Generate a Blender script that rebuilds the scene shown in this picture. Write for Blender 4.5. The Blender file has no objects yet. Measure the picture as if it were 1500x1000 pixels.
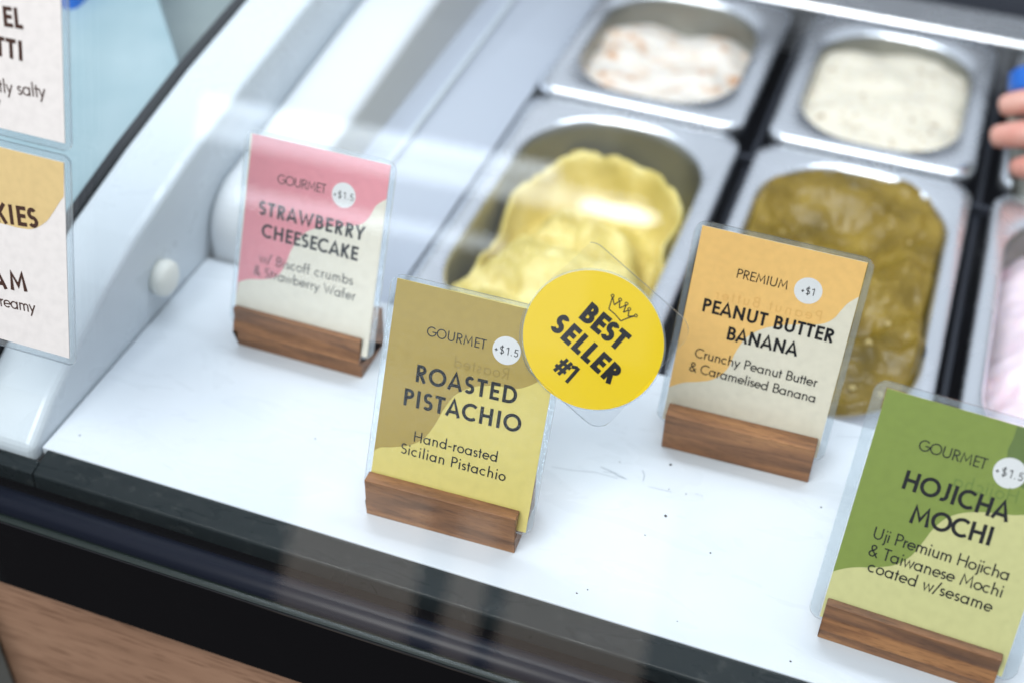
import bpy, bmesh, math, random
from mathutils import Vector, Matrix, noise
S = 0.01                       # the scene is written in centimetres
sc = bpy.context.scene
C = sc.collection
# ---------------------------------------------------------------- camera
CR = ((0.940, 0.342, 0.024), (0.243, -0.615, -0.750), (-0.241, 0.711, -0.661))   # right, down, forward
fw = Vector(CR[2]).normalized()
rt = (Vector(CR[0]) - fw * Vector(CR[0]).dot(fw)).normalized()
dn = fw.cross(rt)
CP = Vector((35.073, -34.94, 46.581))
FPX = 1994.57
cam_d = bpy.data.cameras.new("camera")
cam = bpy.data.objects.new("camera", cam_d); C.objects.link(cam)
m = Matrix((rt, -dn, -fw)).transposed().to_4x4(); m.translation = CP * S
cam.matrix_world = m
cam_d.sensor_width = 36; cam_d.lens = FPX / 1500 * 36
cam_d.clip_start = 0.01; cam_d.clip_end = 30
cam_d.dof.use_dof = True; cam_d.dof.focus_distance = 0.58; cam_d.dof.aperture_fstop = 4.3
sc.camera = cam
# ---------------------------------------------------------------- room light and lamps
w = bpy.data.worlds.new("World"); sc.world = w; w.use_nodes = True
nt = w.node_tree; bg = nt.nodes['Background']
tc = nt.nodes.new('ShaderNodeTexCoord'); nz = nt.nodes.new('ShaderNodeTexNoise'); rp = nt.nodes.new('ShaderNodeValToRGB')
nz.inputs['Scale'].default_value = 3.2; nz.inputs['Detail'].default_value = 2
nt.links.new(tc.outputs['Generated'], nz.inputs['Vector'])
sx = nt.nodes.new('ShaderNodeSeparateXYZ'); nt.links.new(tc.outputs['Generated'], sx.inputs[0])
hz = nt.nodes.new('ShaderNodeMath'); hz.operation = 'MULTIPLY_ADD'; hz.inputs[1].default_value = .35
nt.links.new(nz.outputs['Fac'], hz.inputs[0]); nt.links.new(sx.outputs['Z'], hz.inputs[2]); nt.links.new(hz.outputs[0], rp.inputs['Fac'])
e = rp.color_ramp.elements                  # a dim shop floor and walls under a bright ceiling
e[0].position = .08; e[0].color = (.05, .048, .05, 1); e[1].position = .62; e[1].color = (.80, .86, .95, 1)
k = e.new(.26); k.color = (.10, .105, .12, 1)
nt.links.new(rp.outputs['Color'], bg.inputs['Color']); bg.inputs['Strength'].default_value = .8

def cm(*a): return Vector(a) * S
def area(name, loc, target, sx, sy, power, col, spread=180):
    l = bpy.data.lights.new(name, 'AREA'); l.shape = 'RECTANGLE'; l.size = sx * S; l.size_y = sy * S
    l.energy = power; l.color = col; l.spread = math.radians(spread)
    o = bpy.data.objects.new(name, l); C.objects.link(o); o.location = Vector(loc) * S
    o.rotation_euler = (Vector(target) - Vector(loc)).to_track_quat('-Z', 'Y').to_euler(); return o
def pray(px, py): return (rt * ((px - 750) / FPX) + dn * ((py - 500) / FPX) + fw)
def on_plane(px, py, n, o):
    r = pray(px, py); n = Vector(n); t = n.dot(Vector(o) - CP) / n.dot(r); return CP + r * t
def onz(px, py, z): return on_plane(px, py, (0, 0, 1), (0, 0, z))
def onx(px, py, x): return on_plane(px, py, (1, 0, 0), (x, 0, 0))
def ony(px, py, y): return on_plane(px, py, (0, 1, 0), (0, y, 0))

GL = 0.28                                             # lean of the front glass
GN = Vector((0, -math.cos(GL), math.sin(GL))); GO = Vector((0, -3.45, -1.3))
def mirror_spot(px, py, dist):                        # where a lamp has to stand to show in the glass there
    q = on_plane(px, py, GN, GO); d = pray(px, py).normalized(); r = d - 2 * d.dot(GN) * GN
    return q + r * dist, q
area("case_lamp", (22, 34, 62), (22, 16, 0), 80, 12, 3.2, (.86, .93, 1.0))
area("ceiling_lamp", (0, -95, 150), (20, 12, 0), 130, 90, 36, (1.0, .975, .94))
for px_, py_, wd, ht, pw_ in ((500, 905, 24, 48, .34), (668, 930, 6.5, 44, .08), (840, 925, 26, 50, .34)):      # added lamps whose mirror image makes the warm patches in the glass
    p, q = mirror_spot(px_, py_, 190); area("warm_reflection_lamp", p, q, wd, ht, pw_, (1.0, .84, .72))
for px_, py_, wd, ht, pw_ in ((560, 205, 52, 2.2, .26), (620, 250, 66, 3.6, .38), (540, 325, 40, 2.0, .12), (905, 312, 11, 1.1, .07), (590, 190, 84, 56, .48), (540, 250, 70, 50, .40)):   # lamps for the ceiling-light streaks; the last two broad ones added for the veil
    p, q = mirror_spot(px_, py_, 150); area("glass_glare_lamp", p, q, wd, ht, pw_, (.80, .90, 1.0))
sc.view_settings.view_transform = 'Standard'; sc.view_settings.look = 'None'
sc.view_settings.exposure = 0.0; sc.view_settings.gamma = 1
sc.cycles.transparent_max_bounces = 48; sc.cycles.max_bounces = 10
sc.cycles.use_denoising = True
sc.cycles.caustics_reflective = False; sc.cycles.caustics_refractive = False
sc.cycles.sample_clamp_indirect = 4

# ---------------------------------------------------------------- materials
def mat(name, col, rough=.5, metal=0, spec=.5, bump=None, vary=None, coat=0):
    m = bpy.data.materials.new(name); m.use_nodes = True; n = m.node_tree.nodes; L = m.node_tree.links
    b = n['Principled BSDF']; b.inputs['Base Color'].default_value = (*col, 1); b.inputs['Roughness'].default_value = rough
    b.inputs['Metallic'].default_value = metal; b.inputs['Specular IOR Level'].default_value = spec
    b.inputs['Coat Weight'].default_value = coat
    t = n.new('ShaderNodeTexCoord')
    if vary:      # (second colour, scale, low, high)
        z = n.new('ShaderNodeTexNoise'); z.inputs['Scale'].default_value = vary[1]; z.inputs['Detail'].default_value = 6
        r = n.new('ShaderNodeValToRGB'); r.color_ramp.elements[0].position = vary[2]; r.color_ramp.elements[1].position = vary[3]
        r.color_ramp.elements[0].color = (*col, 1); r.color_ramp.elements[1].color = (*vary[0], 1)
        L.new(t.outputs['Object'], z.inputs['Vector']); L.new(z.outputs['Fac'], r.inputs['Fac']); L.new(r.outputs['Color'], b.inputs['Base Color'])
    if bump:      # (scale, strength, distance)
        z = n.new('ShaderNodeTexNoise'); z.inputs['Scale'].default_value = bump[0]; z.inputs['Detail'].default_value = 4
        u = n.new('ShaderNodeBump'); u.inputs['Strength'].default_value = bump[1]; u.inputs['Distance'].default_value = bump[2]
        L.new(t.outputs['Object'], z.inputs['Vector']); L.new(z.outputs['Fac'], u.inputs['Height']); L.new(u.outputs['Normal'], b.inputs['Normal'])
    return m
def srgb(r, g, b):
    f = lambda c: (c / 12.92 if c <= .04045 else ((c + .055) / 1.055) ** 2.4)
    return tuple(f(c / 255) for c in (r, g, b))
def wood(name, dark, mid, light, sc_=1.0, rough=.45):
    m = bpy.data.materials.new(name); m.use_nodes = True; n = m.node_tree.nodes; L = m.node_tree.links; b = n['Principled BSDF']
    t = n.new('ShaderNodeTexCoord'); mp = n.new('ShaderNodeMapping'); mp.inputs['Scale'].default_value = (16 * sc_, 140 * sc_, 140 * sc_)
    inf = n.new('ShaderNodeObjectInfo'); ad = n.new('ShaderNodeVectorMath'); ad.operation = 'ADD'
    ml = n.new('ShaderNodeMath'); ml.operation = 'MULTIPLY'; ml.inputs[1].default_value = 7
    L.new(inf.outputs['Random'], ml.inputs[0]); L.new(ml.outputs[0], ad.inputs[1])
    L.new(t.outputs['Object'], mp.inputs['Vector']); L.new(mp.outputs[0], ad.inputs[0])
    z = n.new('ShaderNodeTexNoise'); z.inputs['Scale'].default_value = 1; z.inputs['Detail'].default_value = 7; z.inputs['Distortion'].default_value = .8
    r = n.new('ShaderNodeValToRGB'); e = r.color_ramp.elements; e[0].position = .3; e[0].color = (*dark, 1); e[1].position = .75; e[1].color = (*light, 1)
    k = e.new(.5); k.color = (*mid, 1)
    L.new(ad.outputs[0], z.inputs['Vector']); L.new(z.outputs['Fac'], r.inputs['Fac'])
    # pores: short dark dashes along the grain
    mp2 = n.new('ShaderNodeMapping'); mp2.inputs['Scale'].default_value = (160 * sc_, 2100 * sc_, 2100 * sc_); L.new(t.outputs['Object'], mp2.inputs['Vector'])
    z2 = n.new('ShaderNodeTexNoise'); z2.inputs['Scale'].default_value = 1; z2.inputs['Detail'].default_value = 2; L.new(mp2.outputs[0], z2.inputs['Vector'])
    r2 = n.new('ShaderNodeValToRGB'); r2.color_ramp.elements[0].position = .3; r2.color_ramp.elements[0].color = (.45, .4, .36, 1); r2.color_ramp.elements[1].position = .48; r2.color_ramp.elements[1].color = (1, 1, 1, 1)
    L.new(z2.outputs['Fac'], r2.inputs['Fac'])
    mx = n.new('ShaderNodeMixRGB'); mx.blend_type = 'MULTIPLY'; mx.inputs['Fac'].default_value = .8
    L.new(r.outputs['Color'], mx.inputs[1]); L.new(r2.outputs['Color'], mx.inputs[2]); L.new(mx.outputs[0], b.inputs['Base Color'])
    b.inputs['Roughness'].default_value = rough
    u = n.new('ShaderNodeBump'); u.inputs['Strength'].default_value = .12; u.inputs['Distance'].default_value = .0001
    L.new(z2.outputs['Fac'], u.inputs['Height']); L.new(u.outputs['Normal'], b.inputs['Normal'])
    return m
def clear(name, rough, f0, tint=(1, 1, 1), bump=None, edge=0, haze=0, ior=1.5):
    """thin clear plastic or glass: what lies behind shows straight through, the surface adds its reflection"""
    m = bpy.data.materials.new(name); m.use_nodes = True; n = m.node_tree.nodes; L = m.node_tree.links
    n.remove(n['Principled BSDF']); out = n['Material Output']
    tr = n.new('ShaderNodeBsdfTransparent'); tr.inputs[0].default_value = (*tint, 1)
    gl = n.new('ShaderNodeBsdfGlossy'); gl.inputs['Roughness'].default_value = rough
    lw = n.new('ShaderNodeLayerWeight'); lw.inputs['Blend'].default_value = .5
    pw = n.new('ShaderNodeMath'); pw.operation = 'POWER'; pw.inputs[1].default_value = 5; L.new(lw.outputs['Facing'], pw.inputs[0])
    mu = n.new('ShaderNodeMath'); mu.operation = 'MULTIPLY_ADD'; mu.inputs[1].default_value = .8 * f0; mu.inputs[2].default_value = .04 * f0; L.new(pw.outputs[0], mu.inputs[0])
    mx = n.new('ShaderNodeMixShader'); L.new(mu.outputs[0], mx.inputs[0]); L.new(gl.outputs[0], mx.inputs[2])
    src = tr.outputs[0]
    if edge or haze:
        df = n.new('ShaderNodeBsdfTranslucent' if edge else 'ShaderNodeBsdfDiffuse'); df.inputs[0].default_value = (.85, .9, .93, 1)
        m2 = n.new('ShaderNodeMixShader'); m2.inputs[0].default_value = edge or haze; L.new(tr.outputs[0], m2.inputs[1]); L.new(df.outputs[0], m2.inputs[2]); src = m2.outputs[0]
    L.new(src, mx.inputs[1]); L.new(mx.outputs[0], out.inputs[0])
    if bump:
        t = n.new('ShaderNodeTexCoord'); z = n.new('ShaderNodeTexNoise'); z.inputs['Scale'].default_value = bump[0]; z.inputs['Detail'].default_value = 3
        u = n.new('ShaderNodeBump'); u.inputs['Strength'].default_value = bump[1]; u.inputs['Distance'].default_value = bump[2]
        L.new(t.outputs['Object'], z.inputs['Vector']); L.new(z.outputs['Fac'], u.inputs['Height']); L.new(u.outputs['Normal'], gl.inputs['Normal'])
    return m
M = {}
M['shelf'] = mat('white_shelf', (.64, .68, .73), .32, spec=.35, bump=(90, .06, .0006), vary=((.59, .64, .69), 14, .4, .75))
M['white'] = mat('white_plastic', (.58, .635, .68), .3, bump=(30, .05, .001))
M['warmwhite'] = mat('ivory_plastic', (.78, .78, .72), .45)
M['foam'] = mat('white_foam', (.60, .63, .66), .6)
M['liner'] = mat('grey_liner', (.58, .63, .72), .38, metal=.3, bump=(20, .1, .002))
M['black'] = mat('black_plastic', (.012, .013, .016), .28, bump=(400, .15, .0002))
M['strip'] = mat('black_strip', (.016, .021, .023), .3, spec=.18, bump=(60, .25, .0004), vary=((.04, .045, .045), 160, .58, .8))
M['rail'] = mat('dark_rail', (.007, .009, .017), .34, spec=.2)
def smudge(m, lo, hi, scale, stretch=(1, 1, 1)):
    n = m.node_tree.nodes; L = m.node_tree.links; t = n.new('ShaderNodeTexCoord'); mp = n.new('ShaderNodeMapping'); mp.inputs['Scale'].default_value = stretch
    z = n.new('ShaderNodeTexNoise'); z.inputs['Scale'].default_value = scale; z.inputs['Detail'].default_value = 5; z.inputs['Distortion'].default_value = 1.2
    g = n.new('ShaderNodeMapRange'); g.inputs['From Min'].default_value = .35; g.inputs['From Max'].default_value = .65; g.inputs['To Min'].default_value = lo; g.inputs['To Max'].default_value = hi
    L.new(t.outputs['Object'], mp.inputs['Vector']); L.new(mp.outputs[0], z.inputs['Vector']); L.new(z.outputs['Fac'], g.inputs['Value']); L.new(g.outputs[0], n['Principled BSDF'].inputs['Roughness'])
M['groove'] = mat('groove_black', (.004, .004, .005), .9, spec=.05)
M['gloss'] = mat('black_gloss', (.004, .004, .005), .1, spec=.4, bump=(25, .03, .001), coat=.1)
M['steel'] = mat('brushed_steel', (.84, .87, .92), .25, metal=.9, bump=(60, .08, .0004))
M['steel_in'] = mat('shaded_steel', (.30, .30, .265), .36, metal=.8, bump=(60, .2, .0006))  # darker steel: the shade deep inside the pans is put into the colour
M['darkwell'] = mat('dark_well', (.03, .035, .05), .5)
M['blueliner'] = mat('pale_blue_plastic', (.23, .34, .38), .35, vary=((.33, .43, .465), 12, .35, .7))
M['slate'] = mat('slate_panel', (.15, .20, .21), .55, vary=((.26, .31, .31), 9, .35, .7))
M['blue'] = mat('blue_plastic', (.01, .13, .55), .35)
M['ink'] = mat('black_ink', (.007, .007, .009), .6, spec=.3)
M['greyink'] = mat('dark_grey_ink', (.018, .018, .02), .6, spec=.3)
M['brownink'] = mat('brown_ink', (.05, .018, .010), .55)
M['dot'] = mat('white_print', (.80, .80, .80), .6)
M['walnut'] = wood('walnut', srgb(98, 66, 42), srgb(140, 96, 62), srgb(176, 126, 80))
M['counter'] = wood('counter_laminate', srgb(146, 114, 92), srgb(158, 124, 101), srgb(168, 134, 110), .3, .5)
M['glass'] = clear('clear_glass', .0, 1.0, (.975, .99, .995))
M['glassedge'] = mat('glass_edge', (.006, .012, .01), .3)
M['lam'] = clear('clear_laminate', .16, 1.0, (.985, .99, .995), bump=(200, .12, .0004))
M['lamedge'] = clear('laminate_edge', .1, 1.2, (.9, .94, .97), edge=.45)
M['lamrim'] = clear('laminate_border', .07, 1.3, (.93, .96, .975), haze=.10, bump=(300, .3, .0005))
smudge(M['shelf'], .18, .55, 25, (1, 2.5, 1)); smudge(M['steel'], .2, .32, 25); smudge(M['white'], .2, .45, 30); smudge(M['strip'], .2, .5, 40, (1, 4, 1)); smudge(M['gloss'], .06, .2, 40)

# ---------------------------------------------------------------- object helpers
def link(name, me, mt, parent=None):
    o = bpy.data.objects.new(name, me); C.objects.link(o)
    for q in (mt if isinstance(mt, (list, tuple)) else [mt]):
        if q is not None: me.materials.append(q)
    if parent: o.parent = parent
    return o
def mesh(name, verts, faces, mt, parent=None, smooth=False, mi=None):
    me = bpy.data.meshes.new(name); me.from_pydata([Vector(v) * S for v in verts], [], faces); me.update()
    bm = bmesh.new(); bm.from_mesh(me)
    if len(faces) > 1: bmesh.ops.recalc_face_normals(bm, faces=bm.faces)
    bm.to_mesh(me); bm.free()
    if smooth:
        for p in me.polygons: p.use_smooth = True
    if mi:
        for p, k in zip(me.polygons, mi): p.material_index = k
    return link(name, me, mt, parent)
def empty(name, loc=(0, 0, 0), mtx=None):
    o = bpy.data.objects.new(name, None); C.objects.link(o); o.empty_display_size = .01
    if mtx is not None: o.matrix_world = mtx
    else: o.location = Vector(loc) * S
    return o
def tag(o, label=None, cat=None, group=None, kind=None):
    for k, v in (('label', label), ('category', cat), ('group', group), ('kind', kind)):
        if v: o[k] = v
    return o
def bevel(o, wd, seg=2, ang=35):
    b = o.modifiers.new('bevel', 'BEVEL'); b.width = wd * S; b.segments = seg; b.limit_method = 'ANGLE'; b.angle_limit = math.radians(ang)
    return o
def extrude_x(name, prof, x0, x1, mt, parent=None, smooth=False, cap=True, closed=True, nx=1):
    n = len(prof); v = []; f = []
    for k in range(nx + 1):
        x = x0 + (x1 - x0) * k / nx; v += [(x, y, z) for y, z in prof]
    for k in range(nx):
        for i in range(n if closed else n - 1):
            j = (i + 1) % n; f.append((k * n + i, k * n + j, (k + 1) * n + j, (k + 1) * n + i))
    if cap and closed: f.append(tuple(range(n))[::-1]); f.append(tuple(range(nx * n, nx * n + n)))
    return mesh(name, v, f, mt, parent, smooth)
def box(name, a, b, mt, parent=None, bv=.05):
    (x0, y0, z0), (x1, y1, z1) = a, b
    o = extrude_x(name, [(y0, z0), (y1, z0), (y1, z1), (y0, z1)], x0, x1, mt, parent)
    return bevel(o, bv) if bv else o
def rrect(x0, y0, x1, y1, r, n=8):
    out = []
    for cx, cy, a in ((x1 - r, y1 - r, 0), (x0 + r, y1 - r, 90), (x0 + r, y0 + r, 180), (x1 - r, y0 + r, 270)):
        for k in range(n + 1):
            t = math.radians(a + 90 * k / n); out.append((cx + r * math.cos(t), cy + r * math.sin(t)))
    return out
def slab(name, loop, z0, z1, mts, parent=None):       # flat sheet of real thickness, faces + edge material
    n = len(loop); v = [(x, y, z0) for x, y in loop] + [(x, y, z1) for x, y in loop]
    f = [tuple(range(n))[::-1], tuple(range(n, 2 * n))] + [(i, (i + 1) % n, n + (i + 1) % n, n + i) for i in range(n)]
    return mesh(name, v, f, mts, parent, mi=[0, 0] + [1] * n)
def sheet(name, loop, z, mt, parent=None):            # flat print
    return mesh(name, [(x, y, z) for x, y in loop], [tuple(range(len(loop)))], mt, parent)

# ---------------------------------------------------------------- lettering: a geometric sans drawn as strokes
def arc(cx, cy, rx, ry, a0, a1, n=14):
    return [(cx + rx * math.cos(math.radians(a0 + (a1 - a0) * k / n)), cy + ry * math.sin(math.radians(a0 + (a1 - a0) * k / n))) for k in range(n + 1)]
def glyph(c, t):
    """strokes as centre lines for cap height 1, pen width t; returns (advance width, strokes)"""
    h = t / 2; T = 1 - h; B = h; X = .64; XT = X - h
    r = (X - t) / 2; xc = h + r; yc = X / 2          # lowercase bowl
    if c == ' ': return .34, []
    if c == 'A': w = .80; return w, [[(h * .6, 0), (w / 2, 1 - h * .35), (w - h * .6, 0)], [(w * .24, .28), (w * .76, .28)]]
    if c == 'B': w = .60; q = (1 - t) / 4; return w, [[(h, 0), (h, 1)], [(h, T)] + arc(w * .42, T - q * .96, w * .48 - h, q * .96, 90, -90) + [(h, T - 2 * q * .96)], [(h, T - 2 * q * .96)] + arc(w * .46, (T - 2 * q * .96 + B) / 2, w * .54 - h, (T - 2 * q * .96 - B) / 2, 90, -90) + [(h, B)]]
    if c == 'C': R = .5 - h; return .84, [arc(.5, .5, R, R + .01, 48, 312, 26)]
    if c == 'D': w = .78; return w, [[(h, 0), (h, 1)], [(h, T)] + arc(.30, .5, w - .30 - h, .5 - h, 90, -90, 20) + [(h, B)]]
    if c == 'E': w = .52; return w, [[(h, 0), (h, 1)], [(h, T), (w, T)], [(h, .51), (w * .93, .51)], [(h, B), (w, B)]]
    if c == 'F': w = .5; return w, [[(h, 0), (h, 1)], [(h, T), (w, T)], [(h, .5), (w * .93, .5)]]
    if c == 'G': R = .5 - h; return .96, [arc(.5, .5, R, R + .01, 45, 352, 28) + [(.5 + R * .99, .5 - h * .4), (.56, .5 - h * .4)]]
    if c == 'H': w = .72; return w, [[(h, 0), (h, 1)], [(w - h, 0), (w - h, 1)], [(h, .51), (w - h, .51)]]
    if c == 'I': return t, [[(h, 0), (h, 1)]]
    if c == 'J': w = .44; return w, [[(w - h, 1)] + arc(w - h - .2, .2 + h, .2, .2, 0, -110, 10)]
    if c == 'K': w = .64; return w, [[(h, 0), (h, 1)], [(w - t * .55, 1), (h * 1.4, .42)], [(h + .13, .53), (w - t * .45, 0)]]
    if c == 'L': w = .46; return w, [[(h, 0), (h, 1)], [(h, B), (w, B)]]
    if c == 'M': w = .90; return w, [[(h * .7, 0), (.12 + h * .3, 1 - h), (w / 2, .26), (w - .12 - h * .3, 1 - h), (w - h * .7, 0)]]
    if c == 'N': w = .74; return w, [[(h, 0), (h, 1)], [(h, 1 - h * .8), (w - h, h * .8)], [(w - h, 0), (w - h, 1)]]
    if c == 'O': R = .5 - h; return 1.0, [arc(.5, .5, R, R + .01, 0, 360, 36)]
    if c == 'P': w = .56; return w, [[(h, 0), (h, 1)], [(h, T)] + arc(w * .44, .72 - h * .1, w * .56 - h, .28 - h * .9, 90, -90) + [(h, .44)]]
    if c == 'R': w = .60; return w, [[(h, 0), (h, 1)], [(h, T)] + arc(w * .42, .73 - h * .1, w * .50 - h, .27 - h * .9, 90, -90) + [(h, .46)], [(w * .42, .46), (w - t * .5, 0)]]
    if c == 'S': w = .58; q = (1 - t) / 4; R = w / 2 - h; return w, [arc(w / 2, T - q, R * .88, q, 35, 180, 12)[:-1] + arc(w / 2, T - q, R * .88, q, 180, 262, 6) + arc(w / 2, B + q, R, q, 82, -145, 18)]
    if c == 'T': w = .58; return w, [[(0, T), (w, T)], [(w / 2, 0), (w / 2, T)]]
    if c == 'U': w = .70; R = w / 2 - h; return w, [[(h, 1)] + arc(w / 2, h + R, R, R, 180, 360, 16) + [(w - h, 1)]]
    if c == 'W': w = 1.12; return w, [[(h * .6, 1), (w * .29, h * .8), (w / 2, .80), (w * .71, h * .8), (w - h * .6, 1)]]
    if c == 'Y': w = .68; return w, [[(h * .6, 1), (w / 2, .42), (w - h * .6, 1)], [(w / 2, .42), (w / 2, 0)]]
    if c == '1': return .26 + t * .6, [[(0, .80), (.26, 1 - h * .5)], [(.26 + h * .5, 0), (.26 + h * .5, 1)]]
    if c == '5': w = .52; return w, [[(w * .92, T), (.12, T), (.07, .55)] + arc(w * .46, .32, w * .54 - h, .32 - h, 125, -150, 18)]
    if c == '.': return t * 1.2, [[(t * .6, 0), (t * .6, t * 1.2)]]
    if c == '-': return .36, [[(.02, .36), (.34, .36)]]
    if c == '+': w = .40; return w, [[(0, .38), (w, .38)], [(w / 2, .18), (w / 2, .58)]]
    if c == '/': return .42, [[(0, -.08), (.42, 1.04)]]
    if c == '#': w = .70; return w, [[(.16, .04), (.30, .96)], [(.42, .04), (.56, .96)], [(.02, .34), (.66, .34)], [(.06, .66), (.70, .66)]]
    if c == '$': a, s = glyph('S', t); return a, s + [[(a / 2, -.13), (a / 2, 1.13)]]
    if c == '&': return .72, [[(.70, 0), (.16, .66)] + arc(.32, .80, .17, .2 - h, 210, -20, 12) + [(.40, .62), (.20, .46)] + arc(.28, .26, .28 - h, .26 - h, 110, 300, 12) + [(.62, .40)]]
    # lowercase
    bowl = arc(xc, yc, r, r + .005, 0, 360, 26)
    if c == 'a': return 2 * r + t, [bowl, [(2 * r + h, 0), (2 * r + h, X)]]
    if c == 'b': return 2 * r + t, [bowl, [(h, 0), (h, 1.04)]]
    if c == 'd': return 2 * r + t, [bowl, [(2 * r + h, 0), (2 * r + h, 1.04)]]
    if c == 'p': return 2 * r + t, [bowl, [(h, -.28), (h, X)]]
    if c == 'c': return 2 * r + t * .6, [arc(xc, yc, r, r, 48, 312, 20)]
    if c == 'e': return 2 * r + t, [[(h, yc), (2 * r + h, yc)] + arc(xc, yc, r, r, 0, 318, 22)]
    if c == 'o': return 2 * r + t, [bowl]
    if c == 'f': return .32, [arc(.24, .9 - h, .12, .14, 60, 180, 8) + [(.12, 0)], [(0, XT), (.30, XT)]]
    if c == 't': return .30, [[(.14, 0), (.14, .86)], [(0, XT), (.29, XT)]]
    if c == 'l': return t, [[(h, 0), (h, 1.04)]]
    if c == 'i': return t, [[(h, 0), (h, X)], [(h, .84 - t * .2), (h, .84 + t)]]
    if c == 'j': return .16 + t, [[(.12 + h, X)] + [(.12 + h, -.14)] + arc(0.02, -.14, .10 + h, .12, 0, -80, 6)[1:], [(.12 + h, .84 - t * .2), (.12 + h, .84 + t)]]
    if c in 'hn':
        w = .50; R = w / 2 - h; return w, [[(h, 0), (h, 1.04 if c == 'h' else X)], arc(w / 2, XT - R, R, R, 180, 0, 14) + [(w - h, 0)]]
    if c == 'm':
        w = .80; R = (w - t) / 4; return w, [[(h, 0), (h, X)], arc(h + R, XT - R, R, R, 180, 0, 12) + [(h + 2 * R, 0)], arc(h + 3 * R, XT - R, R, R, 180, 0, 12) + [(w - h, 0)]]
    if c == 'u': w = .50; R = w / 2 - h; return w, [[(h, X)] + arc(w / 2, h + R, R, R, 180, 360, 14), [(w - h, 0), (w - h, X)]]
    if c == 'r': return .30, [[(h, 0), (h, X)], arc(h + .2, XT - .22, .2, .22, 180, 80, 8)]
    if c == 's': w = .40; q = (X - t) / 4; R = w / 2 - h; return w, [arc(w / 2, XT - q, R * .9, q, 30, 262, 14) + arc(w / 2, h + q, R, q, 82, -150, 14)]
    if c == 'w': w = .80; return w, [[(h * .6, X), (w * .27, h * .6), (w / 2, X - t * .3), (w * .73, h * .6), (w - h * .6, X)]]
    if c == 'y': w = .54; return w, [[(h * .6, X), (w * .52, .03)], [(w - h * .6, X), (w * .22, -.30)]]
    raise KeyError(c)
def stroke_faces(pts, t, V, F, z):
    out = []
    for p in pts:
        if not out or math.hypot(p[0] - out[-1][0], p[1] - out[-1][1]) > 1e-4: out.append(p)
    pts = out; n = len(pts); closed = n > 5 and math.hypot(pts[0][0] - pts[-1][0], pts[0][1] - pts[-1][1]) < 1e-3
    if closed: pts = pts[:-1]; n -= 1
    base = len(V)
    for i, p in enumerate(pts):
        a = pts[i - 1] if (i > 0 or closed) else None; b = pts[(i + 1) % n] if (i < n - 1 or closed) else None
        def nrm(u, v): dx, dy = v[0] - u[0], v[1] - u[1]; l = math.hypot(dx, dy) or 1; return (-dy / l, dx / l)
        if a is None: nx, ny = nrm(p, b); k = 1
        elif b is None: nx, ny = nrm(a, p); k = 1
        else:
            n1, n2 = nrm(a, p), nrm(p, b); nx, ny = n1[0] + n2[0], n1[1] + n2[1]; l = math.hypot(nx, ny)
            if l < .05: nx, ny, k = n1[0], n1[1], 1
            else: nx, ny = nx / l, ny / l; k = min(1 / max(.05, nx * n1[0] + ny * n1[1]), 1.7)
        V.append((p[0] + nx * t / 2 * k, p[1] + ny * t / 2 * k, z)); V.append((p[0] - nx * t / 2 * k, p[1] - ny * t / 2 * k, z))
    for i in range(n if closed else n - 1):
        j = (i + 1) % n; F.append((base + 2 * i + 1, base + 2 * j + 1, base + 2 * j, base + 2 * i))
SL = set('BDEFHIKLMNPRUbhiklmnpru'); SR = set('HIJMNUdhilmnua1')
def lettering(text, a, b, cap, t, z, mt, parent, name='lettering', mirror=False, slant=0):
    """text whose baseline runs from a to b on the sheet; the letter spacing is fitted to that length"""
    ax, ay = a; bx, by = b; L = math.hypot(bx - ax, by - ay); ux, uy = (bx - ax) / L, (by - ay) / L
    gl = []
    for c in text:
        w_, st_ = glyph(c, t); lb = .08 if c in SL else 0; rb = .08 if c in SR else 0
        gl.append((w_ + lb + rb, [[(p[0] + lb, p[1]) for p in q] for q in st_]))
    tot = sum(g[0] for g in gl) * cap
    gap = (L - tot) / max(1, len(text) - 1); V = []; F = []; x = 0; e = 0
    for g in gl:
        for s in g[1]:
            k0 = len(V); stroke_faces(s, t, V, F, 0); e += 1
            for k in range(k0, len(V)):
                px, py = V[k][0] * cap + x + slant * V[k][1] * cap, V[k][1] * cap
                if mirror: px = L - px
                V[k] = (ax + ux * px - uy * py, ay + uy * px + ux * py, z + e * .0004)
        x += g[0] * cap + gap
    return mesh(name, V, F, mt, parent)

# ---------------------------------------------------------------- the case: shelf, frame, side wall, liner
o = box('shelf', (.06, 0, -.5), (62, 15.6, 0), M['shelf'], bv=.06); tag(o, kind='structure')
t = empty('front_frame', (20, -2, 0)); tag(t, 'long black plastic front edge of the freezer case under the glass', 'frame')
def at_parent(par, obs):
    for q in obs: q.parent = par; q.matrix_parent_inverse = Matrix.Translation(-par.location)
X0, X1 = -26, 62
a = bevel(extrude_x('edge_strip', [(-.02, .02), (-1.35, -.38), (-1.42, -1.5), (-.02, -1.5)], 0.35, X1, M['strip']), .12, 3)
a2 = bevel(extrude_x('edge_strip', [(-.62, -.2), (-1.35, -.38), (-1.42, -1.5), (-.62, -1.5)], X0, .33, M['strip']), .08, 3)
b0 = extrude_x('groove', [(-1.44, -1.2), (-2.1, -1.2), (-2.1, -1.6), (-1.44, -1.6)], X0, X1, M['groove'])
ring = [(-2.62 + .68 * math.cos(math.radians(k)), -1.28 + .56 * math.sin(math.radians(k))) for k in range(0, 360, 12)]
b1 = extrude_x('rail', ring, X0, X1, M['rail'], smooth=True)
b2 = bevel(extrude_x('fascia', [(-3.62, -1.5), (-3.72, -6.3), (-3.0, -6.3), (-3.0, -1.9), (-3.2, -1.5)], X0, X1, M['gloss']), .1, 3)
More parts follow.
